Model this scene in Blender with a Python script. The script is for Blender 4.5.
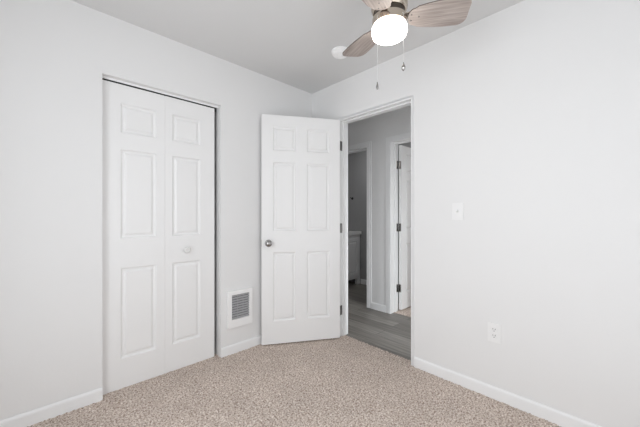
import bpy, bmesh, math, random
from mathutils import Vector, Matrix
import numpy as np

random.seed(7)
for o in list(bpy.data.objects):
    bpy.data.objects.remove(o)
S = bpy.context.scene
COL = S.collection
R = math.radians

# ------------------------------------------------------------------ camera
CAM = (-2.0885, -2.2877, 1.16)
YAW = 43.956
cd = bpy.data.cameras.new('camera')
cam = bpy.data.objects.new('camera', cd)
COL.objects.link(cam)
cam.location = CAM
cam.rotation_euler = (R(90), 0, R(-YAW))
cd.sensor_width = 36
cd.lens = 36 * 293.9 / 640
cd.shift_y = (215.29 - 213.5) / 640
cd.clip_start = 0.02
S.camera = cam

# ------------------------------------------------------------------ light
w = bpy.data.worlds.new('sky')
S.world = w
w.use_nodes = True
wn = w.node_tree
bg = wn.nodes['Background']
bg.inputs['Color'].default_value = (0.97, 0.985, 1.0, 1)
bg.inputs['Strength'].default_value = 1.0


def area(name, loc, rot, sx, sy, power, col=(1, 1, 1)):
    ld = bpy.data.lights.new(name, 'AREA')
    ld.shape = 'RECTANGLE'
    ld.size, ld.size_y = sx, sy
    ld.energy = power
    ld.color = col
    o = bpy.data.objects.new(name, ld)
    o.location = loc
    o.rotation_euler = rot
    COL.objects.link(o)
    return o


# daylight entering by the two bedroom windows (behind and beside the camera)
area('daylight_rear', (-1.30, -3.10, 1.25), (R(90), 0, 0), 1.75, 1.85, 9, (0.92, 0.96, 1.0))
area('daylight_side', (-2.86, -1.60, 1.25), (R(90), 0, R(-90)), 1.75, 1.85, 32, (0.92, 0.96, 1.0))
area('far_room_fill_light', (2.85, -1.9, 1.50), (R(90), 0, R(90)), 1.0, 1.2, 6)  # added fill, out of view, to brighten the room across the hall
hall_fill = area('hall_fill_light', (0.19, -2.93, 0.95), (R(58), 0, 0), 0.13, 1.5, 24, (0.95, 0.975, 1.0))  # added unseen fill at the hall end, tilted down to grade the hall wall
hall_fill.data.spread = R(110)
area('bathroom_fill_light', (1.40, 0.25, 2.36), (0, 0, 0), 0.35, 0.35, 4.0)  # added fill without a fixture, lifts the dark bathroom

S.view_settings.view_transform = 'Standard'
S.view_settings.look = 'None'
S.view_settings.exposure = 0.0
S.view_settings.gamma = 1.0
S.view_settings.use_curve_mapping = False
S.cycles.use_denoising = True
S.cycles.max_bounces = 14
S.cycles.diffuse_bounces = 10


# ------------------------------------------------------------------ materials
def mat(name, col, rough=0.5, metal=0.0, bump=None, **kw):
    m = bpy.data.materials.new(name)
    m.use_nodes = True
    nt = m.node_tree
    b = nt.nodes['Principled BSDF']
    b.inputs['Base Color'].default_value = (*col, 1)
    b.inputs['Roughness'].default_value = rough
    b.inputs['Metallic'].default_value = metal
    for k, v in kw.items():
        b.inputs[k].default_value = v
    if bump:
        scale, dist, strength = bump
        tc = nt.nodes.new('ShaderNodeTexCoord')
        nz = nt.nodes.new('ShaderNodeTexNoise')
        nz.inputs['Scale'].default_value = scale
        nz.inputs['Detail'].default_value = 3
        bp = nt.nodes.new('ShaderNodeBump')
        bp.inputs['Distance'].default_value = dist
        bp.inputs['Strength'].default_value = strength
        nt.links.new(tc.outputs['Object'], nz.inputs['Vector'])
        nt.links.new(nz.outputs['Fac'], bp.inputs['Height'])
        nt.links.new(bp.outputs['Normal'], b.inputs['Normal'])
    return m


def ramp(nt, stops):
    r = nt.nodes.new('ShaderNodeValToRGB')
    e = r.color_ramp.elements
    while len(e) < len(stops):
        e.new(0.5)
    for i, (p, c) in enumerate(stops):
        e[i].position = p
        e[i].color = (*c, 1)
    return r


M_wall = mat('wall_paint', (0.80, 0.80, 0.80), 0.6, bump=(90, 0.002, 0.12))
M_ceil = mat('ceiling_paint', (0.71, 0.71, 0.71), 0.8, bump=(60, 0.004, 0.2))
M_trim = mat('trim_paint', (0.86, 0.865, 0.87), 0.32)
M_door = mat('door_paint', (0.85, 0.85, 0.85), 0.35, bump=(25, 0.0008, 0.1))
M_plastic = mat('white_plastic', (0.845, 0.845, 0.845), 0.3)
M_white_metal = mat('white_enamel', (0.90, 0.90, 0.90), 0.28)
M_nickel = mat('brushed_nickel', (0.58, 0.51, 0.43), 0.2, 1.0, Anisotropic=0.5)
M_chrome = mat('satin_chrome', (0.36, 0.35, 0.345), 0.07, 1.0)
M_steel = mat('hinge_steel', (0.22, 0.215, 0.21), 0.4, 1.0)
M_detector = mat('detector_plastic', (0.93, 0.93, 0.93), 0.4)
M_knob = mat('white_porcelain', (0.74, 0.74, 0.73), 0.15)
M_fob = mat('fob_metal', (0.36, 0.35, 0.34), 0.15, 1.0)
M_rotor = mat('rotor_steel', (0.10, 0.085, 0.07), 0.45, 0.8)
M_dark = mat('dark_plastic_and_shade', (0.03, 0.03, 0.03), 0.5)  # also serves as painted shade inside the closet track
M_grille = mat('grille_metal', (0.42, 0.42, 0.43), 0.45, 0.0)
M_cavity = mat('cavity', (0.10, 0.10, 0.10), 0.9)
M_alu = mat('track_aluminium', (0.75, 0.75, 0.76), 0.35, 0.6)
M_hallwall = mat('hall_paint', (0.80, 0.80, 0.80), 0.6, bump=(90, 0.002, 0.12))
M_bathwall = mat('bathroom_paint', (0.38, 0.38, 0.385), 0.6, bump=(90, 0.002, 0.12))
M_counter = mat('counter_top', (0.86, 0.86, 0.85), 0.2)
M_vanity = mat('vanity_paint', (0.84, 0.84, 0.84), 0.4)
M_chain = mat('chain_steel', (0.82, 0.82, 0.82), 0.3, 0.7)

M_globe = bpy.data.materials.new('lit_opal_glass')
M_globe.use_nodes = True
_b = M_globe.node_tree.nodes['Principled BSDF']
_b.inputs['Base Color'].default_value = (0.95, 0.95, 0.93, 1)
_b.inputs['Roughness'].default_value = 0.2
_b.inputs['Emission Color'].default_value = (1.0, 0.965, 0.91, 1)
_b.inputs['Emission Strength'].default_value = 6.0

# carpet
M_carpet = bpy.data.materials.new('carpet')
M_carpet.use_nodes = True
nt = M_carpet.node_tree
b = nt.nodes['Principled BSDF']
b.inputs['Roughness'].default_value = 1.0
b.inputs['Specular IOR Level'].default_value = 0.05
tc = nt.nodes.new('ShaderNodeTexCoord')
n1 = nt.nodes.new('ShaderNodeTexNoise')
n1.inputs['Scale'].default_value = 95
n1.inputs['Detail'].default_value = 4
n1.inputs['Roughness'].default_value = 0.75
n2 = nt.nodes.new('ShaderNodeTexNoise')
n2.inputs['Scale'].default_value = 4
n2.inputs['Detail'].default_value = 3
r1 = ramp(nt, [(0.32, (0.18, 0.12, 0.09)), (0.455, (0.50, 0.405, 0.345)), (0.54, (0.73, 0.63, 0.56)), (0.67, (0.95, 0.89, 0.83))])
r2 = ramp(nt, [(0.3, (0.88, 0.88, 0.88)), (0.7, (1.0, 1.0, 1.0))])
mx = nt.nodes.new('ShaderNodeMixRGB')
mx.blend_type = 'MULTIPLY'
mx.inputs[0].default_value = 1
for n in (n1, n2):
    nt.links.new(tc.outputs['Object'], n.inputs['Vector'])
nt.links.new(n1.outputs['Fac'], r1.inputs['Fac'])
nt.links.new(n2.outputs['Fac'], r2.inputs['Fac'])
nt.links.new(r1.outputs['Color'], mx.inputs[1])
nt.links.new(r2.outputs['Color'], mx.inputs[2])
nt.links.new(mx.outputs['Color'], b.inputs['Base Color'])

# grey plank floor (planks run along y)
M_plank = bpy.data.materials.new('grey_planks')
M_plank.use_nodes = True
nt = M_plank.node_tree
b = nt.nodes['Principled BSDF']
b.inputs['Roughness'].default_value = 0.42
tc = nt.nodes.new('ShaderNodeTexCoord')
mp = nt.nodes.new('ShaderNodeMapping')
mp.inputs['Rotation'].default_value = (0, 0, R(90))
br = nt.nodes.new('ShaderNodeTexBrick')
br.inputs['Color1'].default_value = (0.165, 0.155, 0.142, 1)
br.inputs['Color2'].default_value = (0.27, 0.255, 0.235, 1)
br.inputs['Mortar'].default_value = (0.07, 0.065, 0.06, 1)
br.inputs['Scale'].default_value = 1
br.inputs['Mortar Size'].default_value = 0.002
br.inputs['Brick Width'].default_value = 1.2
br.inputs['Row Height'].default_value = 0.15
mp2 = nt.nodes.new('ShaderNodeMapping')
mp2.inputs['Scale'].default_value = (28, 2.0, 10)
gn = nt.nodes.new('ShaderNodeTexNoise')
gn.inputs['Scale'].default_value = 1.5
gn.inputs['Detail'].default_value = 5
gr = ramp(nt, [(0.25, (0.6, 0.6, 0.6)), (0.75, (1.3, 1.28, 1.25))])
mx = nt.nodes.new('ShaderNodeMixRGB')
mx.blend_type = 'MULTIPLY'
mx.inputs[0].default_value = 1
nt.links.new(tc.outputs['Object'], mp.inputs['Vector'])
nt.links.new(mp.outputs['Vector'], br.inputs['Vector'])
nt.links.new(tc.outputs['Object'], mp2.inputs['Vector'])
nt.links.new(mp2.outputs['Vector'], gn.inputs['Vector'])
nt.links.new(gn.outputs['Fac'], gr.inputs['Fac'])
nt.links.new(br.outputs['Color'], mx.inputs[1])
nt.links.new(gr.outputs['Color'], mx.inputs[2])
nt.links.new(mx.outputs['Color'], b.inputs['Base Color'])

# weathered oak for the fan blades (grain along local x)
M_wood = bpy.data.materials.new('weathered_oak')
M_wood.use_nodes = True
nt = M_wood.node_tree
b = nt.nodes['Principled BSDF']
b.inputs['Roughness'].default_value = 0.5
tc = nt.nodes.new('ShaderNodeTexCoord')
mp = nt.nodes.new('ShaderNodeMapping')
mp.inputs['Scale'].default_value = (4.0, 85, 20)
gn = nt.nodes.new('ShaderNodeTexNoise')
gn.inputs['Scale'].default_value = 1.2
gn.inputs['Detail'].default_value = 6
gn.inputs['Distortion'].default_value = 0.6
gr = ramp(nt, [(0.28, (0.29, 0.24, 0.215)), (0.5, (0.42, 0.36, 0.33)), (0.72, (0.56, 0.495, 0.46))])
nt.links.new(tc.outputs['Object'], mp.inputs['Vector'])
nt.links.new(mp.outputs['Vector'], gn.inputs['Vector'])
nt.links.new(gn.outputs['Fac'], gr.inputs['Fac'])
nt.links.new(gr.outputs['Color'], b.inputs['Base Color'])
M_wood_edge = mat('blade_edge', (0.16, 0.13, 0.115), 0.6)

M_glass = bpy.data.materials.new('window_glass')
M_glass.use_nodes = True
_nt = M_glass.node_tree
_nt.nodes.clear()
_o = _nt.nodes.new('ShaderNodeOutputMaterial')
_t = _nt.nodes.new('ShaderNodeBsdfTransparent')
_g = _nt.nodes.new('ShaderNodeBsdfGlossy')
_g.inputs['Roughness'].default_value = 0.02
_m = _nt.nodes.new('ShaderNodeMixShader')
_m.inputs[0].default_value = 0.06
_nt.links.new(_t.outputs[0], _m.inputs[1])
_nt.links.new(_g.outputs[0], _m.inputs[2])
_nt.links.new(_m.outputs[0], _o.inputs[0])

M_crystal = mat('clear_crystal', (0.9, 0.9, 0.9), 0.05, 0.0, **{'Transmission Weight': 0.7, 'IOR': 1.5})


# ------------------------------------------------------------------ helpers
def link(name, bm, m, parent=None, smooth=False, loc=None, rot=None):
    bmesh.ops.recalc_face_normals(bm, faces=bm.faces)
    me = bpy.data.meshes.new(name)
    bm.to_mesh(me)
    bm.free()
    for mm in (m if isinstance(m, (list, tuple)) else [m]):
        me.materials.append(mm)
    if smooth:
        me.shade_smooth()
        me.set_sharp_from_angle(angle=R(35))
    o = bpy.data.objects.new(name, me)
    COL.objects.link(o)
    if parent:
        o.parent = parent
    if loc:
        o.location = loc
    if rot:
        o.rotation_euler = rot
    return o


def tag(o, label=None, cat=None, group=None, kind=None):
    if label:
        o['label'] = label
    if cat:
        o['category'] = cat
    if group:
        o['group'] = group
    if kind:
        o['kind'] = kind
    return o


def struct(o, label=None, cat=None):
    return tag(o, label, cat, None, 'structure')


def empty(name, loc=(0, 0, 0), rotz=0.0):
    o = bpy.data.objects.new(name, None)
    o.empty_display_size = 0.1
    o.location = loc
    o.rotation_euler = (0, 0, rotz)
    COL.objects.link(o)
    return o


def box(bm, x0, x1, y0, y1, z0, z1, bevel=0.0, seg=2):
    t = bmesh.new()
    bmesh.ops.create_cube(t, size=1)
    for v in t.verts:
        v.co = Vector(((x0 + x1) / 2 + v.co.x * (x1 - x0), (y0 + y1) / 2 + v.co.y * (y1 - y0), (z0 + z1) / 2 + v.co.z * (z1 - z0)))
    if bevel:
        bmesh.ops.bevel(t, geom=t.edges[:], offset=bevel, segments=seg, affect='EDGES', profile=0.6)
    merge(bm, t)
    return bm


def merge(bm, t, mtx=None, mi=0):
    if mtx is not None:
        bmesh.ops.transform(t, matrix=mtx, verts=t.verts)
    vm = {v: bm.verts.new(v.co) for v in t.verts}
    for f in t.faces:
        try:
            nf = bm.faces.new([vm[v] for v in f.verts])
            nf.material_index = f.material_index if mi == 0 else mi
        except ValueError:
            pass
    t.free()


def lathe(bm, prof, seg=48, center=(0, 0, 0), axis='z'):
    """prof: list of (radius, height); closed ends where radius is 0."""
    rings = []
    c = Vector(center)

    def P(r, h, a):
        x, y = r * math.cos(a), r * math.sin(a)
        if axis == 'z':
            return c + Vector((x, y, h))
        if axis == 'y':
            return c + Vector((x, h, y))
        return c + Vector((h, x, y))
    for r, h in prof:
        if r < 1e-6:
            rings.append([bm.verts.new(P(0, h, 0))])
        else:
            rings.append([bm.verts.new(P(r, h, 2 * math.pi * i / seg)) for i in range(seg)])
    for a, b2 in zip(rings, rings[1:]):
        for i in range(seg):
            j = (i + 1) % seg
            if len(a) == 1 and len(b2) == 1:
                continue
            if len(a) == 1:
                bm.faces.new((a[0], b2[i], b2[j]))
            elif len(b2) == 1:
                bm.faces.new((a[i], a[j], b2[0]))
            else:
                bm.faces.new((a[i], a[j], b2[j], b2[i]))
    return bm


def tube(bm, pts, r, seg=8):
    rings = []
    for i, p in enumerate(pts):
        p = Vector(p)
        d = (Vector(pts[min(i + 1, len(pts) - 1)]) - Vector(pts[max(i - 1, 0)])).normalized()
        u = d.orthogonal().normalized()
        v = d.cross(u)
        rings.append([bm.verts.new(p + r * (math.cos(2 * math.pi * k / seg) * u + math.sin(2 * math.pi * k / seg) * v)) for k in range(seg)])
    for a, b2 in zip(rings, rings[1:]):
        for k in range(seg):
            bm.faces.new((a[k], a[(k + 1) % seg], b2[(k + 1) % seg], b2[k]))
    bm.faces.new(rings[0])
    bm.faces.new(rings[-1])
    return bm


def grid_solid(xs, ys, zs, holes):
    """A solid cut on a grid; holes are (x0,x1,y0,y1,z0,z1) boxes left open. One closed surface."""
    bm = bmesh.new()
    xs, ys, zs = sorted(set(xs)), sorted(set(ys)), sorted(set(zs))
    nx, ny, nz = len(xs) - 1, len(ys) - 1, len(zs) - 1

    def full(i, j, k):
        if not (0 <= i < nx and 0 <= j < ny and 0 <= k < nz):
            return False
        c = ((xs[i] + xs[i + 1]) / 2, (ys[j] + ys[j + 1]) / 2, (zs[k] + zs[k + 1]) / 2)
        return not any(h[0] < c[0] < h[1] and h[2] < c[1] < h[3] and h[4] < c[2] < h[5] for h in holes)
    vs = {}

    def V(i, j, k):
        if (i, j, k) not in vs:
            vs[i, j, k] = bm.verts.new((xs[i], ys[j], zs[k]))
        return vs[i, j, k]
    for i in range(nx):
        for j in range(ny):
            for k in range(nz):
                if not full(i, j, k):
                    continue
                for d, q in (((-1, 0, 0), ((0, 0, 0), (0, 0, 1), (0, 1, 1), (0, 1, 0))), ((1, 0, 0), ((1, 0, 0), (1, 1, 0), (1, 1, 1), (1, 0, 1))),
                             ((0, -1, 0), ((0, 0, 0), (1, 0, 0), (1, 0, 1), (0, 0, 1))), ((0, 1, 0), ((0, 1, 0), (0, 1, 1), (1, 1, 1), (1, 1, 0))),
                             ((0, 0, -1), ((0, 0, 0), (0, 1, 0), (1, 1, 0), (1, 0, 0))), ((0, 0, 1), ((0, 0, 1), (1, 0, 1), (1, 1, 1), (0, 1, 1)))):
                    if not full(i + d[0], j + d[1], k + d[2]):
                        bm.faces.new([V(i + a, j + b3, k + c) for a, b3, c in q])
    return bm


def round_edges(bm, test, r, seg=4):
    es = [e for e in bm.edges if all(test(v.co) for v in e.verts) and len(e.link_faces) == 2 and e.calc_face_angle(0) > 0.5]
    bmesh.ops.bevel(bm, geom=es, offset=r, segments=seg, affect='EDGES', profile=0.5)


# ------------------------------------------------------------------ the room shell
H = 2.439
XW, YW = -2.65, -2.90          # far side wall, rear wall
T = 0.115
CL, CR, CT = -1.790, -1.007, 2.057      # closet opening
DL, DR, DT = -1.139, -0.397, 2.062     # bedroom door opening in y, and its head

# closet wall
bm = grid_solid([XW - T, CL, CR, 0.0], [0, T], [-0.05, CT, H], [(CL, CR, -1, 1, -1, CT)])
round_edges(bm, lambda c: abs(c.y) < 1e-6 and CL - 1e-4 < c.x < CR + 1e-4 and c.z < CT + 1e-4 and c.z > -0.06 and (abs(c.x - CL) < 1e-4 or abs(c.x - CR) < 1e-4 or abs(c.z - CT) < 1e-4), 0.010)
struct(link('wall_left', bm, M_wall, smooth=True), 'white closet wall with the bifold doors and the heater', 'wall')

# wall with the open door
bm = grid_solid([0, T], [YW - T, DL - 0.02, DR + 0.02, T], [-0.05, DT + 0.02, H], [(-1, 1, DL - 0.02, DR + 0.02, -1, DT + 0.02)])
struct(link('wall_right', bm, M_wall), 'white wall with the open doorway, switch and outlet', 'wall')

# rear wall and side wall with their windows (behind the camera)
bm = grid_solid([XW - T, -2.15, -0.45, T], [YW - T, YW], [-0.05, 0.30, 2.15, H], [(-2.15, -0.45, -9, 9, 0.30, 2.15)])
struct(link('wall_back', bm, M_wall), 'white wall behind the camera with a wide window', 'wall')
bm = grid_solid([XW - T, XW], [YW - T, -2.45, -0.75, T], [-0.05, 0.30, 2.15, H], [(-9, 9, -2.45, -0.75, 0.30, 2.15)])
struct(link('wall_side', bm, M_wall), 'white side wall with a wide window beside the camera', 'wall')

bm = box(bmesh.new(), XW - T, T, YW - T, T, H, H + 0.1)
struct(link('ceiling', bm, M_ceil), 'grey white flat bedroom ceiling', 'ceiling')


def make_window(name, width, loc, rotz, label):
    root = struct(empty(name, loc, rotz), label, 'window')
    z0, z1, hw = 0.30, 2.15, width / 2
    bm = bmesh.new()
    f = 0.05
    box(bm, -hw, hw, -0.075, -0.03, z0, z0 + f, 0.004)
    box(bm, -hw, hw, -0.075, -0.03, z1 - f, z1, 0.004)
    for a, b2 in ((-hw, -hw + f), (hw - f, hw), (-0.03, 0.03)):
        box(bm, a, b2, -0.0745, -0.0305, z0 + f, z1 - f, 0.004)
    link('window_frame', bm, M_plastic, root)
    for a, b2 in ((-hw + f, -0.03), (0.03, hw - f)):
        bm = box(bmesh.new(), a, b2, -0.056, -0.052, z0 + f, z1 - f)
        link('pane', bm, M_glass, root)
    bm = box(bmesh.new(), -hw - 0.04, hw + 0.04, -0.03, 0.05, z0 - 0.02, z0 + 0.002, 0.005)
    link('window_sill', bm, M_trim, root)
    return root


make_window('window_1', 1.70, (-1.30, YW, 0), 0, 'wide white framed window in the wall behind the camera')
make_window('window_2', 1.70, (XW, -1.60, 0), R(-90), 'wide white framed window in the side wall')

# bedroom carpet: a slab whose top is real short pile
x0, x1, y0, y1 = XW, 0.064, YW, 0.09
st = 0.0075
nx, ny = int((x1 - x0) / st) + 1, int((y1 - y0) / st) + 1
rng = np.random.default_rng(3)
gx, gy = np.meshgrid(np.linspace(x0, x1, nx), np.linspace(y0, y1, ny), indexing='ij')
gz = rng.uniform(-0.0045, 0.0035, gx.shape)
gx = gx + rng.uniform(-0.0022, 0.0022, gx.shape)
gy = gy + rng.uniform(-0.0022, 0.0022, gx.shape)
gx[0, :], gx[-1, :] = x0, x1
co = np.stack([gx, gy, gz], -1).reshape(-1, 3)
idx = np.arange(nx * ny).reshape(nx, ny)
q = np.stack([idx[:-1, :-1], idx[1:, :-1], idx[1:, 1:], idx[:-1, 1:]], -1).reshape(-1, 4)
me = bpy.data.meshes.new('floor')
me.from_pydata(co.tolist(), [], q.tolist())
me.materials.append(M_carpet)
me.shade_smooth()
fl = bpy.data.objects.new('floor', me)
COL.objects.link(fl)
struct(fl, 'beige flecked cut pile bedroom carpet', 'floor')

# closet interior
bm = bmesh.new()
box(bm, CL - 0.30, CR + 0.30, 0.70, 0.75, -0.05, H)
box(bm, CL - 0.35, CL - 0.30, T, 0.75, -0.05, H)
box(bm, CR + 0.30, CR + 0.35, T, 0.75, -0.05, H)
box(bm, CL - 0.30, CR + 0.30, T, 0.70, H, H + 0.05)
struct(link('wall_closet', bm, M_wall), 'closet interior behind the bifold doors', 'wall')
bm = box(bmesh.new(), CL - 0.30, CR + 0.30, 0.089, 0.70, -0.05, -0.001)
struct(link('floor_closet', bm, M_carpet), 'carpet inside the closet', 'floor')

# ---- hallway, bathroom and far room
HX = 0.932
T2 = 0.145
bm = box(bmesh.new(), 0.064, HX + 0.06, -3.0, 1.6, -0.06, -0.006)
struct(link('floor_hall', bm, M_plank), 'grey wood plank hallway floor', 'floor')
bm = box(bmesh.new(), HX + 0.06, 2.1, -0.16, 1.75, -0.06, -0.006)
struct(link('floor_bathroom', bm, M_plank), 'grey wood plank bathroom floor', 'floor')
bm = box(bmesh.new(), HX + 0.06, 2.75, -2.9, -0.18, -0.06, -0.002)
struct(link('floor_bedroom', bm, M_carpet), 'beige carpet in the room across the hallway', 'floor')
HB0, HB1 = -0.018, 0.75        # bathroom doorway
HD0, HD1 = -1.13, -0.366    # far bedroom doorway
HT = 2.025
bm = grid_solid([HX, HX + T2], [-3.0, HD0 - 0.02, HD1 + 0.02, HB0 - 0.02, HB1 + 0.02, 1.6], [-0.06, HT + 0.02, H],
                [(-9, 9, HB0 - 0.02, HB1 + 0.02, -1, HT + 0.02), (-9, 9, HD0 - 0.02, HD1 + 0.02, -1, HT + 0.02)])
struct(link('wall_hall', bm, M_hallwall), 'hallway wall between the bathroom doorway and the far room doorway', 'wall')
bm = bmesh.new()
box(bm, T, HX, 1.6, 1.7, -0.06, H)
box(bm, T, HX, -3.1, -3.0, -0.06, H)
box(bm, 0.0, T, T, 1.7, -0.06, H)
struct(link('wall_hall_ends', bm, M_hallwall), 'hallway end walls', 'wall')
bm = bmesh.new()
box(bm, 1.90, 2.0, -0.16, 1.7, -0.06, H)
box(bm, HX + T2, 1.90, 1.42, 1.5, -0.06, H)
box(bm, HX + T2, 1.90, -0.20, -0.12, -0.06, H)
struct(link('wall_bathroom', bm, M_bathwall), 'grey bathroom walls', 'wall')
bm = grid_solid([2.7, 2.75], [-3.0, -2.4, -1.4, -0.16], [-0.06, 0.9, 2.1, H], [(0, 9, -2.4, -1.4, 0.9, 2.1)])
box(bm, HX + T2, 2.7, -3.05, -2.95, -0.06, H)
struct(link('wall_far', bm, M_wall), 'walls of the room across the hallway', 'wall')
bm = box(bmesh.new(), T, 2.8, -3.1, 1.75, H, H + 0.1)
struct(link('ceiling_hall', bm, M_ceil), 'white hallway ceiling', 'ceiling')


# ---- baseboards
def baseboard(name, a, b, n, mtl=M_trim, h=0.076, t=0.012):
    """a,b: floor points along the wall face; n: direction out of the wall."""
    a, b, n = Vector((*a, 0)), Vector((*b, 0)), Vector((*n, 0))
    prof = [(0, -0.04), (t, -0.04), (t, h - 0.016), (t * 0.86, h - 0.008), (t * 0.5, h - 0.002), (0.001, h)]
    bm = bmesh.new()
    ra = [bm.verts.new(a + n * d + Vector((0, 0, z))) for d, z in prof]
    rb = [bm.verts.new(b + n * d + Vector((0, 0, z))) for d, z in prof]
    for i in range(len(prof)):
        j = (i + 1) % len(prof)
        bm.faces.new((ra[i], ra[j], rb[j], rb[i]))
    bm.faces.new(ra)
    bm.faces.new(rb)
    return struct(link(name, bm, mtl), None, None)


tag(baseboard('baseboard_left', (XW, 0), (CL, 0), (0, -1)), 'white baseboard between the side wall and the closet opening', 'baseboard')
tag(baseboard('baseboard_corner', (CR, 0), (-0.0, 0), (0, -1)), 'white baseboard below the heater and behind the door', 'baseboard')
tag(baseboard('baseboard_right', (0, YW), (0, DL - 0.028), (-1, 0)), 'white baseboard below the outlet', 'baseboard')
tag(baseboard('baseboard_nook', (0, DR + 0.028), (0, -0.012), (-1, 0)), 'short white baseboard behind the open door', 'baseboard')
tag(baseboard('baseboard_back', (XW, YW), (0, YW), (0, 1)), 'white baseboard on the wall behind the camera', 'baseboard')
tag(baseboard('baseboard_side', (XW, YW), (XW, 0), (1, 0)), 'white baseboard on the side wall', 'baseboard')
tag(baseboard('baseboard_hall', (HX, -0.298), (HX, -0.086), (-1, 0)), 'short white baseboard between the two hallway doorways', 'baseboard')
tag(baseboard('baseboard_bathroom', (1.90, -0.12), (1.90, 0.84), (-1, 0)), 'white baseboard in the bathroom beside the vanity', 'baseboard')


# ---- door jambs and casings
def jamb_frame(name, label, x0, x1, y0, y1, top, case, ct, stop_x, mtl=M_trim, sides=(-1, 1), jt=0.02):
    """Frame in a wall of constant x: liner of thickness jt outside y0..y1, flat casing 'case' wide on the faces, a door stop at stop_x."""
    bm = bmesh.new()
    box(bm, x0 - ct, x1 + ct, y1, y1 + jt, -0.045, top + jt, 0.0015, 1)
    box(bm, x0 - ct, x1 + ct, y0 - jt, y0, -0.045, top + jt, 0.0015, 1)
    box(bm, x0 - ct, x1 + ct, y0, y1, top, top + jt)
    if case > jt:
        for s in sides:
            xa, xb = (x0 - ct, x0) if s < 0 else (x1, x1 + ct)
            xa2, xb2 = (xa + ct * 0.3, xb) if s < 0 else (xa, xb - ct * 0.3)
            for (c0, c1, xx0, xx1) in ((jt, case * 0.62, xa, xb), (case * 0.62, case, xa2, xb2)):
                box(bm, xx0, xx1, y1 + c0 - 1e-4, y1 + c1, -0.045, top + c1, 0.0012, 1)
                box(bm, xx0, xx1, y0 - c1, y0 - c0 + 1e-4, -0.045, top + c1, 0.0012, 1)
                box(bm, xx0, xx1, y0 - c0, y1 + c0, top + c0 - 1e-4, top + c1, 0.0012, 1)
    o = struct(link(name, bm, mtl), label, 'door frame')
    bm = bmesh.new()
    a, b2 = stop_x
    box(bm, a, b2, y1 - 0.011, y1, -0.04, top, 0.001, 1)
    box(bm, a, b2, y0, y0 + 0.011, -0.04, top, 0.001, 1)
    box(bm, a, b2, y0 + 0.011, y1 - 0.011, top - 0.011, top, 0.001, 1)
    link('door_stop', bm, mtl, o)
    return o


jamb_frame('trim_1', 'white door frame around the open bedroom doorway', 0.0, T, DL, DR, DT, 0.027, 0.004, (0.040, 0.075))
jamb_frame('trim_2', 'white casing around the bathroom doorway', HX, HX + T2, HB0, HB1, HT, 0.066, 0.013, (HX + 0.045, HX + 0.08))
jamb_frame('trim_3', 'white casing around the doorway across the hallway', HX, HX + T2, HD0, HD1, HT, 0.066, 0.013, (HX + 0.070, HX + 0.105))

# threshold strip where carpet meets plank
bm = box(bmesh.new(), 0.058, 0.070, DL, DR, -0.02, 0.001, 0.003)
struct(link('trim_4', bm, mat('transition_strip', (0.25, 0.22, 0.2), 0.6)), 'thin dark strip where carpet meets plank floor', 'threshold')


# ------------------------------------------------------------------ panelled doors
PROFILE = [(0.0, 0.0), (0.003, 0.0045), (0.008, 0.0095), (0.012, 0.0115), (0.020, 0.0115), (0.029, 0.0055), (0.032, 0.0040), (0.0325, 0.0020)]


def door_leaf(w, h, t, panels, both=True):
    """Leaf x 0..w, z 0..h, visible face at y=0 (normal -y), back at y=t; panels are (x0,x1,z0,z1) moulded rectangles."""
    bm = bmesh.new()
    xs = sorted({0, w, *[p[0] for p in panels], *[p[1] for p in panels]})
    zs = sorted({0, h, *[p[2] for p in panels], *[p[3] for p in panels]})

    def face(yf, sgn, pans):
        for i in range(len(xs) - 1):
            for k in range(len(zs) - 1):
                cx, cz = (xs[i] + xs[i + 1]) / 2, (zs[k] + zs[k + 1]) / 2
                if any(p[0] < cx < p[1] and p[2] < cz < p[3] for p in pans):
                    continue
                bm.faces.new([bm.verts.new((x, yf, z)) for x, z in ((xs[i], zs[k]), (xs[i + 1], zs[k]), (xs[i + 1], zs[k + 1]), (xs[i], zs[k + 1]))])
        for p in pans:
            prev = None
            for off, dep in PROFILE:
                y = yf + sgn * dep
                ring = [bm.verts.new((x, y, z)) for x, z in ((p[0] + off, p[2] + off), (p[1] - off, p[2] + off), (p[1] - off, p[3] - off), (p[0] + off, p[3] - off))]
                if prev:
                    for a in range(4):
                        bm.faces.new((prev[a], prev[(a + 1) % 4], ring[(a + 1) % 4], ring[a]))
                prev = ring
            bm.faces.new(prev)
    face(0, 1, panels)
    face(t, -1, panels if both else [])
    for i in range(len(xs) - 1):
        for z in (0, h):
            bm.faces.new([bm.verts.new(c) for c in ((xs[i], 0, z), (xs[i + 1], 0, z), (xs[i + 1], t, z), (xs[i], t, z))])
    for k in range(len(zs) - 1):
        for x in (0, w):
            bm.faces.new([bm.verts.new(c) for c in ((x, 0, zs[k]), (x, 0, zs[k + 1]), (x, t, zs[k + 1]), (x, t, zs[k]))])
    bmesh.ops.remove_doubles(bm, verts=bm.verts, dist=1e-5)
    bmesh.ops.recalc_face_normals(bm, faces=bm.faces)

    def outer(v):
        return ((abs(v.co.x) < 1e-5 or abs(v.co.x - w) < 1e-5) + (abs(v.co.z) < 1e-5 or abs(v.co.z - h) < 1e-5)) >= 1
    es = [e for e in bm.edges if len(e.link_faces) == 2 and all(outer(v) for v in e.verts) and e.calc_face_angle(0) > 0.8]
    bmesh.ops.bevel(bm, geom=es, offset=0.0022, segments=2, affect='EDGES')
    return bm


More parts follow.
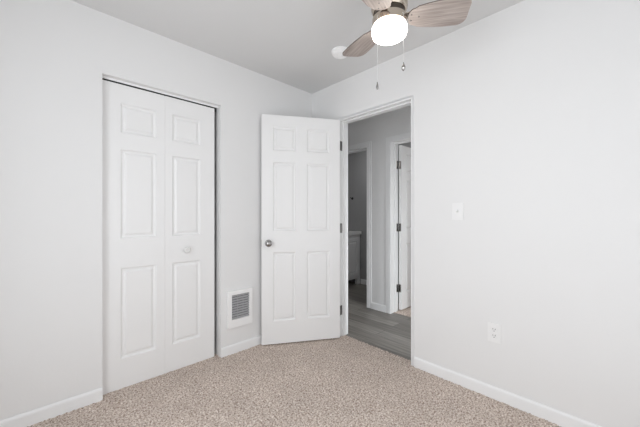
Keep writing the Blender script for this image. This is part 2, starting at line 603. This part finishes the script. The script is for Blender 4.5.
def door_knob_mesh(length=0.064, r=0.029):
    """Round passage knob; its axis runs along -y from the face at y=0."""
    bm = bmesh.new()
    prof = [(0.0, 0.0), (0.032, 0.0), (0.032, -0.004), (0.028, -0.009), (0.014, -0.012), (0.011, -0.018), (0.011, -0.030),
            (0.016, -0.035), (r * 0.92, -0.040), (r, -0.047), (r * 0.97, -0.054), (r * 0.80, -0.060), (r * 0.45, -length - 0.001), (0, -length - 0.002)]
    lathe(bm, prof, 40, axis='y')
    return bm


def add_hinges(root, x, y, zs, length=0.09):
    """Butt hinges: barrel at (x, y) plus two leaves."""
    for z in zs:
        bm = bmesh.new()
        lathe(bm, [(0, z - length / 2 - 0.004), (0.004, z - length / 2 - 0.003), (0.0058, z - length / 2), (0.0058, z + length / 2), (0.004, z + length / 2 + 0.003), (0, z + length / 2 + 0.004)], 14, (x, y, 0))
        h = link('hinge', bm, M_steel, root, True)
        yield h, z


# --- the open bedroom door (local: x away from the hinge, visible face at y=0)
ANG = 121.0
a = R(ANG)
pin = Vector((-0.014, -0.404, 0))
dvec = Vector((-math.sin(a), -math.cos(a), 0))
nvec = Vector((math.cos(a), -math.sin(a), 0))       # towards the camera side (hall face)
W1, H1, T1 = 0.723, 2.047, 0.035
org = pin + nvec * T1 + dvec * 0.006
rotz = math.atan2(dvec.y, dvec.x)
# in local axes +x = dvec; +y = dvec rotated +90; the visible face points along nvec
yl = Vector((-dvec.y, dvec.x, 0))
door1 = struct(empty('door_1', (org.x, org.y, 0.010), rotz), 'open white six panel bedroom door with a chrome knob', 'door')
sgn = 1 if yl.dot(nvec) > 0 else -1                 # +1: the visible face points along local +y
P6 = []
for xa, xb in ((0.103, 0.316), (0.417, 0.622)):
    for za, zb in ((0.203, 0.818), (1.008, 1.626), (1.728, 1.944)):
        P6.append((xa, xb, za, zb))
bm = door_leaf(W1, H1, T1, P6)
if sgn > 0:
    bmesh.ops.scale(bm, vec=(1, -1, 1), verts=bm.verts)
link('leaf', bm, M_door, door1)
for s in (1, -1):
    bm = door_knob_mesh()
    if s > 0:
        bmesh.ops.transform(bm, matrix=Matrix.Scale(1, 4), verts=bm.verts)
    # hall-side knob stands off the visible face, the other one off the back
    flip = -1 if (sgn > 0) == (s > 0) else 1
    bmesh.ops.scale(bm, vec=(1, flip, 1), verts=bm.verts)
    base = 0 if s > 0 else (T1 if sgn < 0 else -T1)
    k = link('door_knob', bm, M_chrome, door1, True, (W1 - 0.060, base, 0.902))
bm = box(bmesh.new(), W1 - 0.0005, W1 + 0.0015, *(sorted((-sgn * 0.006, -sgn * (T1 - 0.006)))), 0.872, 0.932, 0.0005, 1)
link('latch_plate', bm, M_chrome, door1)
for h, z in add_hinges(door1, -0.006, -sgn * T1, (0.240, 1.027, 1.815)):
    bm = box(bmesh.new(), -0.0015, 0.0004, *(sorted((-sgn * 0.004, -sgn * T1))), z - 0.045, z + 0.045)
    link('hinge_plate', bm, M_steel, h)

# jamb side of those hinges belongs to the door
for z in (0.250, 1.037, 1.825):
    bm = box(bmesh.new(), -0.002, 0.030, DR - 0.0016, DR + 0.0004, z - 0.045, z + 0.045)
    o = link('hinge_plate', bm, M_steel, door1)
    o.matrix_parent_inverse = (Matrix.Translation(door1.location) @ Matrix.Rotation(rotz, 4, 'Z')).inverted()

# --- closet bifold
BY = 0.050
door2 = struct(empty('door_2', (CL, BY, -0.001)), 'closed white bifold closet doors with a small round knob', 'closet door')
LW, LH, LT = 0.3755, 2.037, 0.032
ZP = ((0.199, 0.807), (1.006, 1.603), (1.715, 1.912))
xl = 0.002
bm = door_leaf(LW - 0.0002, LH, LT, [(0.104, 0.320, za, zb) for za, zb in ZP])
link('leaf', bm, M_door, door2, loc=(xl, 0, 0))
bm = door_leaf(LW - 0.0002, LH, LT, [(0.0515, 0.2605, za, zb) for za, zb in ZP])
link('leaf', bm, M_door, door2, loc=(xl + LW + 0.0002, 0, 0))
bm = bmesh.new()
lathe(bm, [(0, 0), (0.015, 0), (0.013, -0.004), (0.0095, -0.010), (0.012, -0.015), (0.021, -0.019), (0.0245, -0.024), (0.0225, -0.029), (0.017, -0.032), (0.015, -0.0305), (0.007, -0.031), (0, -0.0315)], 32, axis='y')
link('door_knob', bm, M_knob, door2, True, (xl + LW + 0.150, 0, 0.896))
for z in (0.25, 1.0, 1.77):
    bm = box(bmesh.new(), LW - 0.02, LW + 0.035, LT, LT + 0.003, z, z + 0.06)
    link('hinge', bm, M_steel, door2)
bm = box(bmesh.new(), CL + 0.001, CR - 0.001, 0.043, 0.047, CT - 0.013, CT)
track = struct(link('trim_5', bm, M_trim), 'thin white track along the head of the closet opening', 'door track')
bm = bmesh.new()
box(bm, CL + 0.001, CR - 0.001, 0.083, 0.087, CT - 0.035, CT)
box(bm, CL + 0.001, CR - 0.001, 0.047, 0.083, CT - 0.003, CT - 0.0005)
link('track_channel_shade', bm, M_dark, track)  # channel coloured near black to stand in for shade above the bifold doors

# --- door of the far room, opened into it
door3 = struct(empty('door_3', (HX + T2 + 0.014, HD1 - 0.044, 0.012)), 'white panelled door standing open in the room across the hallway', 'door')
W3, H3 = 0.735, 2.0
bm = door_leaf(W3, H3, 0.035, [(xa * 1.015, xb * 1.015, za * .98, zb * .98) for xa, xb, za, zb in P6])
link('leaf', bm, M_door, door3)
for h, z in add_hinges(door3, -0.008, 0.037, (0.26, 1.0, 1.76), 0.095):
    bm = box(bmesh.new(), -0.002, 0.0004, 0.004, 0.034, z - 0.047, z + 0.047)
    link('hinge_plate', bm, M_chrome, h)
    bm = box(bmesh.new(), -0.046, -0.014, 0.0415, 0.0436, z - 0.047, z + 0.047)
    link('hinge_plate', bm, M_chrome, h)
bm = door_knob_mesh()
link('door_knob', bm, M_chrome, door3, True, (W3 - 0.06, 0, 0.90))

# ------------------------------------------------------------------ heater in the closet wall
ht = tag(empty('room_heater', (-0.8405, 0, 0.222)), 'white recessed electric heater with dark louvred grille beside the bifold doors', 'heater')
hw, hh, hp = 0.1125, 0.304, 0.024
bm = bmesh.new()
gx0, gx1, gz0, gz1 = -0.080, 0.084, 0.066, 0.272
bm = grid_solid([-hw, gx0, gx1, hw], [-hp, -0.001], [0, gz0, gz1, hh], [(gx0, gx1, -9, 9, gz0, gz1)])
round_edges(bm, lambda c: c.y < -hp + 1e-5, 0.006, 4)
link('frame', bm, M_white_metal, ht, True)
bm = box(bmesh.new(), gx0 - 0.002, gx1 + 0.002, -0.003, -0.0012, gz0 - 0.002, gz1 + 0.002)
link('back_panel', bm, M_cavity, ht)
bm = bmesh.new()
for i in range(10):
    z = gz0 + 0.010 + i * 0.0207
    t = bmesh.new()
    box(t, gx0, gx1, -0.008, 0.008, -0.0014, 0.0014)
    bmesh.ops.rotate(t, verts=t.verts, matrix=Matrix.Rotation(R(48), 3, 'X'))
    merge(bm, t, Matrix.Translation((0, -0.014, z)))
for x in (-0.021, 0.030):
    box(bm, x - 0.001, x + 0.001, -0.012, -0.0035, gz0, gz1)
link('grille', bm, M_grille, ht)
bm = lathe(bmesh.new(), [(0, -hp - 0.003), (0.006, -hp - 0.003), (0.007, -hp + 0.001), (0, -hp + 0.001)], 20, (-0.045, 0, 0.030), 'y')
link('thermostat_screw', bm, M_white_metal, ht, True)

# ------------------------------------------------------------------ light switch and outlet
sw = tag(empty('light_switch', (0, -1.490, 1.187)), 'white toggle light switch on the wall next to the doorway', 'light switch')


def plate_mesh(w, h, t, holes):
    """Cover plate on a wall of constant x, facing -x."""
    ys = [-w / 2, w / 2] + [v for q in holes for v in q[:2]]
    zs = [-h / 2, h / 2] + [v for q in holes for v in q[2:]]
    bm = grid_solid([-t, -0.0004], ys, zs, [(-9, 9, *q) for q in holes])
    round_edges(bm, lambda c: c.x < -t + 1e-5 and (abs(abs(c.y) - w / 2) < 1e-5 or abs(abs(c.z) - h / 2) < 1e-5), 0.003, 3)
    return bm


link('cover_plate', plate_mesh(0.074, 0.118, 0.006, [(-0.0055, 0.0055, -0.0125, 0.0125)]), M_plastic, sw, True)
t = bmesh.new()
box(t, -0.018, 0.002, -0.0042, 0.0042, -0.005, 0.005, 0.0015)
bmesh.ops.rotate(t, verts=t.verts, matrix=Matrix.Rotation(R(28), 3, 'Y'))
link('toggle', t, M_plastic, sw)
for z in (-0.030, 0.030):
    bm = lathe(bmesh.new(), [(0, -0.0072), (0.003, -0.0068), (0.0034, -0.0058), (0, -0.0056)], 14, (0, 0, z), 'x')
    link('screw', bm, M_plastic, sw, True)

ou = tag(empty('power_outlet', (0, -1.714, 0.417)), 'white double power outlet low on the wall above the baseboard', 'power outlet')
holes = [(-0.0165, 0.0165, zc - 0.0145, zc + 0.0145) for zc in (-0.0195, 0.0195)]
link('cover_plate', plate_mesh(0.074, 0.120, 0.006, holes), M_plastic, ou, True)
for zc in (-0.0195, 0.0195):
    bm = box(bmesh.new(), -0.0078, -0.001, -0.0162, 0.0162, zc - 0.0142, zc + 0.0142, 0.001, 1)
    rc = link('socket', bm, M_plastic, ou)
    for yy, hh2 in ((-0.0064, 0.0085), (0.0064, 0.007)):
        bm = box(bmesh.new(), -0.0082, -0.0074, yy - 0.0016, yy + 0.0016, zc + 0.004 - hh2 / 2, zc + 0.004 + hh2 / 2)
        link('slot', bm, M_dark, rc)
    bm = lathe(bmesh.new(), [(0, -0.0082), (0.0027, -0.0082), (0.0027, -0.0074), (0, -0.0074)], 14, (0, 0, zc - 0.0078), 'x')
    link('ground_hole', bm, M_dark, rc)
bm = lathe(bmesh.new(), [(0, -0.0072), (0.003, -0.0068), (0.0034, -0.0058), (0, -0.0056)], 14, (0, 0, 0), 'x')
link('screw', bm, M_plastic, ou, True)

# ------------------------------------------------------------------ ceiling fan with light
FD = 1.56                        # distance of the fan axis along the view direction
cy_, sy_ = math.cos(R(YAW)), math.sin(R(YAW))
lat = (389.3 - 320) / 293.9 * FD
fx = CAM[0] + sy_ * FD + cy_ * lat
fy = CAM[1] + cy_ * FD - sy_ * lat
ZB = 2.197
zs = lambda z: 1.16 + (z - 1.16) * FD / 1.53
fan = tag(empty('ceiling_fan', (fx, fy, H)), 'brushed nickel ceiling fan with weathered wood blades and a lit drum light', 'ceiling fan')
dz = lambda z: z - H
bm = lathe(bmesh.new(), [(0, 0), (0.075, 0), (0.078, -0.008), (0.078, -0.055), (0.066, -0.070), (0.03, -0.075), (0.03, -0.10), (0, -0.10)], 56)
link('ceiling_canopy', bm, M_nickel, fan, True)
bm = lathe(bmesh.new(), [(0, -0.085), (0.06, -0.085), (0.086, -0.095), (0.095, -0.115), (0.095, -0.180), (0.092, -0.192), (0.086, -0.202), (0.084, -0.205), (0, -0.205)], 64)
link('motor_housing', bm, M_nickel, fan, True)
bm = lathe(bmesh.new(), [(0, -0.2), (0.079, -0.2), (0.079, dz(zs(2.1865))), (0, dz(zs(2.1865)))], 48)
link('rotor', bm, M_rotor, fan, True)
RF = 0.0887
bm = lathe(bmesh.new(), [(0, dz(zs(2.186))), (RF - 0.004, dz(zs(2.186))), (RF, dz(zs(2.183))), (RF, dz(zs(2.146))), (RF - 0.003, dz(zs(2.144))), (0, dz(zs(2.144)))], 64)
fit = link('light_fitter', bm, M_nickel, fan, True)
RG = 0.0912
bm = lathe(bmesh.new(), [(0, dz(zs(2.145))), (RG - 0.010, dz(zs(2.145))), (RG - 0.003, dz(zs(2.141))), (RG, dz(zs(2.134))), (RG, dz(zs(2.106))), (RG - 0.004, dz(zs(2.094))), (RG - 0.014, dz(zs(2.087))), (RG - 0.030, dz(zs(2.083))), (0, dz(zs(2.081)))], 64)
link('glass_shade', bm, M_globe, fan, True)


def blade_mesh():
    """Blade along +x from the axis; root rounded, end cut square with rounded corners."""
    r0, r1, hw0, hw1 = 0.094, 0.392, 0.052, 0.084
    out = []
    def hwid(x):
        s = (x - r0) / (r1 - r0)
        return hw0 + (hw1 - hw0) * math.sin(min(1, s * 1.35) * math.pi / 2)
    # root arc, upper edge, tip corners, lower edge
    n = 10
    for i in range(n + 1):
        an = math.pi * 0.5 + math.pi * i / n
        out.append((r0 + 0.035 + 0.035 * math.cos(an), hw0 * math.sin(an)))
    N = 14
    xe = r1 - 0.045
    for i in range(1, N + 1):
        x = r0 + 0.035 + (xe - r0 - 0.035) * i / N
        out.append((x, -hwid(x)))
    hw = hwid(xe)
    for i in range(1, 9):
        an = -math.pi / 2 + math.pi / 2 * i / 8
        out.append((xe + 0.045 * math.cos(an), -hw + 0.045 + 0.045 * math.sin(an)))
    for i in range(0, 9):
        an = math.pi / 2 * i / 8
        out.append((xe + 0.045 * math.cos(an), hw - 0.045 + 0.045 * math.sin(an)))
    for i in range(N - 1, 0, -1):
        x = r0 + 0.035 + (xe - r0 - 0.035) * i / N
        out.append((x, hwid(x)))
    bm = bmesh.new()
    th = 0.006
    top = [bm.verts.new((x, y, th / 2)) for x, y in out]
    bot = [bm.verts.new((x, y, -th / 2)) for x, y in out]
    bm.faces.new(top)
    bm.faces.new(bot)
    for i in range(len(out)):
        j = (i + 1) % len(out)
        f = bm.faces.new((top[i], top[j], bot[j], bot[i]))
        f.material_index = 1
    return bm


PITCH = -11
for ca in (-25, 101, -148):
    wa = R(90 - YAW - ca)            # clockwise-from-view angle to a world angle
    bm = blade_mesh()
    bl = link('blade', bm, [M_wood, M_wood_edge], fan, False, (0, 0, dz(ZB)))
    bl.rotation_euler = (R(PITCH), 0, wa)
    # arm on the upper side of the blade
    bm = bmesh.new()
    box(bm, 0.10, 0.17, -0.022, 0.022, 0.0031, 0.0065, 0.0015, 1)
    box(bm, 0.10, 0.112, -0.022, 0.022, 0.005, 0.017, 0.0015, 1)
    box(bm, 0.070, 0.112, -0.020, 0.020, 0.012, 0.017, 0.0015, 1)
    link('blade_bracket', bm, M_nickel, bl)
    for sx, sy in ((0.112, -0.018), (0.112, 0.018), (0.150, 0.0)):
        bm = lathe(bmesh.new(), [(0, -0.0055), (0.003, -0.005), (0.0042, -0.003), (0, -0.0028)], 14, (sx, sy, 0))
        link('screw', bm, M_steel, bl, True)


def chain(la, z_end, dd):
    """A beaded pull chain hanging from the fitter rim."""
    lx, ly = sy_ * dd + cy_ * la, cy_ * dd - sy_ * la
    top = Vector((lx, ly, 0))
    top = top.normalized() * (RG + 0.004)
    bm = bmesh.new()
    # short arm out of the fitter, then the drop
    tube(bm, [(top.x * 0.86, top.y * 0.86, dz(zs(2.166))), (top.x * 0.97, top.y * 0.97, dz(zs(2.165))), (top.x, top.y, dz(zs(2.158))), (top.x, top.y, dz(zs(z_end)))], 0.0011, 8)
    z = zs(2.153)
    while z > zs(z_end):
        t = bmesh.new()
        bmesh.ops.create_icosphere(t, subdivisions=1, radius=0.0017)
        merge(bm, t, Matrix.Translation((top.x, top.y, dz(z))))
        z -= 0.0055
    return top, link('pull_chain', bm, M_chain, fan, True)


top, ch = chain(-0.0742, 1.825, -0.058)
bm = lathe(bmesh.new(), [(0, 0.004), (0.0022, 0.002), (0.0030, -0.006), (0.0055, -0.016), (0.0065, -0.026), (0.0045, -0.034), (0, -0.037)], 20, (top.x, top.y, dz(zs(1.825))))
link('chain_fob', bm, M_fob, ch, True)
top, ch = chain(0.052, 1.912, -0.078)
bm = lathe(bmesh.new(), [(0, 0.006), (0.002, 0.004), (0.0028, -0.004), (0.0075, -0.014), (0.0105, -0.024), (0.0085, -0.032), (0.004, -0.038), (0, -0.040)], 10, (top.x, top.y, dz(zs(1.912))))
link('chain_fob', bm, M_fob, ch, False)

# ------------------------------------------------------------------ smoke detector
sd = tag(empty('smoke_detector', (-0.384, -0.75, H)), 'round white smoke detector on the ceiling behind the fan blade', 'smoke detector')
bm = lathe(bmesh.new(), [(0, 0), (0.070, 0), (0.070, -0.010), (0.066, -0.012), (0, -0.012)], 48)
link('mounting_base', bm, M_detector, sd, True)
bm = lathe(bmesh.new(), [(0, -0.011), (0.064, -0.011), (0.063, -0.024), (0.054, -0.034), (0.036, -0.037), (0.035, -0.034), (0.018, -0.034), (0.016, -0.037), (0, -0.038)], 48)
link('cover', bm, M_detector, sd, True)

# ------------------------------------------------------------------ bathroom vanity, seen through the doorway
VX0, VX1, VY0, VY1 = 1.10, 1.885, 0.85, 1.40
va = tag(empty('bathroom_vanity', ((VX0 + VX1) / 2, (VY0 + VY1) / 2, -0.006)), 'grey white vanity cabinet with pale countertop in the dark bathroom', 'vanity')
vx, vy = (VX1 - VX0) / 2, (VY1 - VY0) / 2
bm = bmesh.new()
box(bm, -vx, vx, -vy, vy, 0.10, 0.84, 0.002, 1)
link('body', bm, M_vanity, va)
for x0_, x1_ in ((-vx, -vx + 0.07), (vx - 0.07, vx)):
    for y0_, y1_ in ((-vy, -vy + 0.05), (vy - 0.05, vy)):
        bm = box(bmesh.new(), x0_, x1_, y0_, y1_, 0.0, 0.10)
        link('leg', bm, M_vanity, va)
for i in range(2):
    xa = -vx + 0.045 + i * (vx - 0.045)
    bm = door_leaf(vx - 0.05, 0.64, 0.018, [(0.045, vx - 0.095, 0.055, 0.585)], False)
    dd = link('cabinet_door', bm, M_vanity, va, loc=(xa, -vy - 0.019, 0.15))
    bm = lathe(bmesh.new(), [(0, 0), (0.006, 0), (0.005, -0.01), (0.012, -0.016), (0.012, -0.022), (0, -0.025)], 20, (0.03 if i else vx - 0.08, 0, 0.55), 'y')
    link('cabinet_knob', bm, M_chrome, dd, True)
bm = box(bmesh.new(), -vx - 0.012, vx + 0.008, -vy - 0.03, vy, 0.842, 0.895, 0.004)
link('countertop', bm, M_counter, va)

# hook on the bathroom wall
hk = tag(empty('robe_hook', (1.90, 1.03, 1.455)), 'small dark hook on the bathroom wall above the vanity', 'hook')
bm = lathe(bmesh.new(), [(0, -0.006), (0.020, -0.006), (0.022, 0), (0, 0)], 24, (0, 0, 0), 'x')
link('mounting_plate', bm, M_dark, hk, True)
bm = tube(bmesh.new(), [(-0.005, 0, 0), (-0.03, 0, -0.004), (-0.045, 0, 0.004), (-0.05, 0, 0.018)], 0.006, 10)
link('peg', bm, M_dark, hk, True)
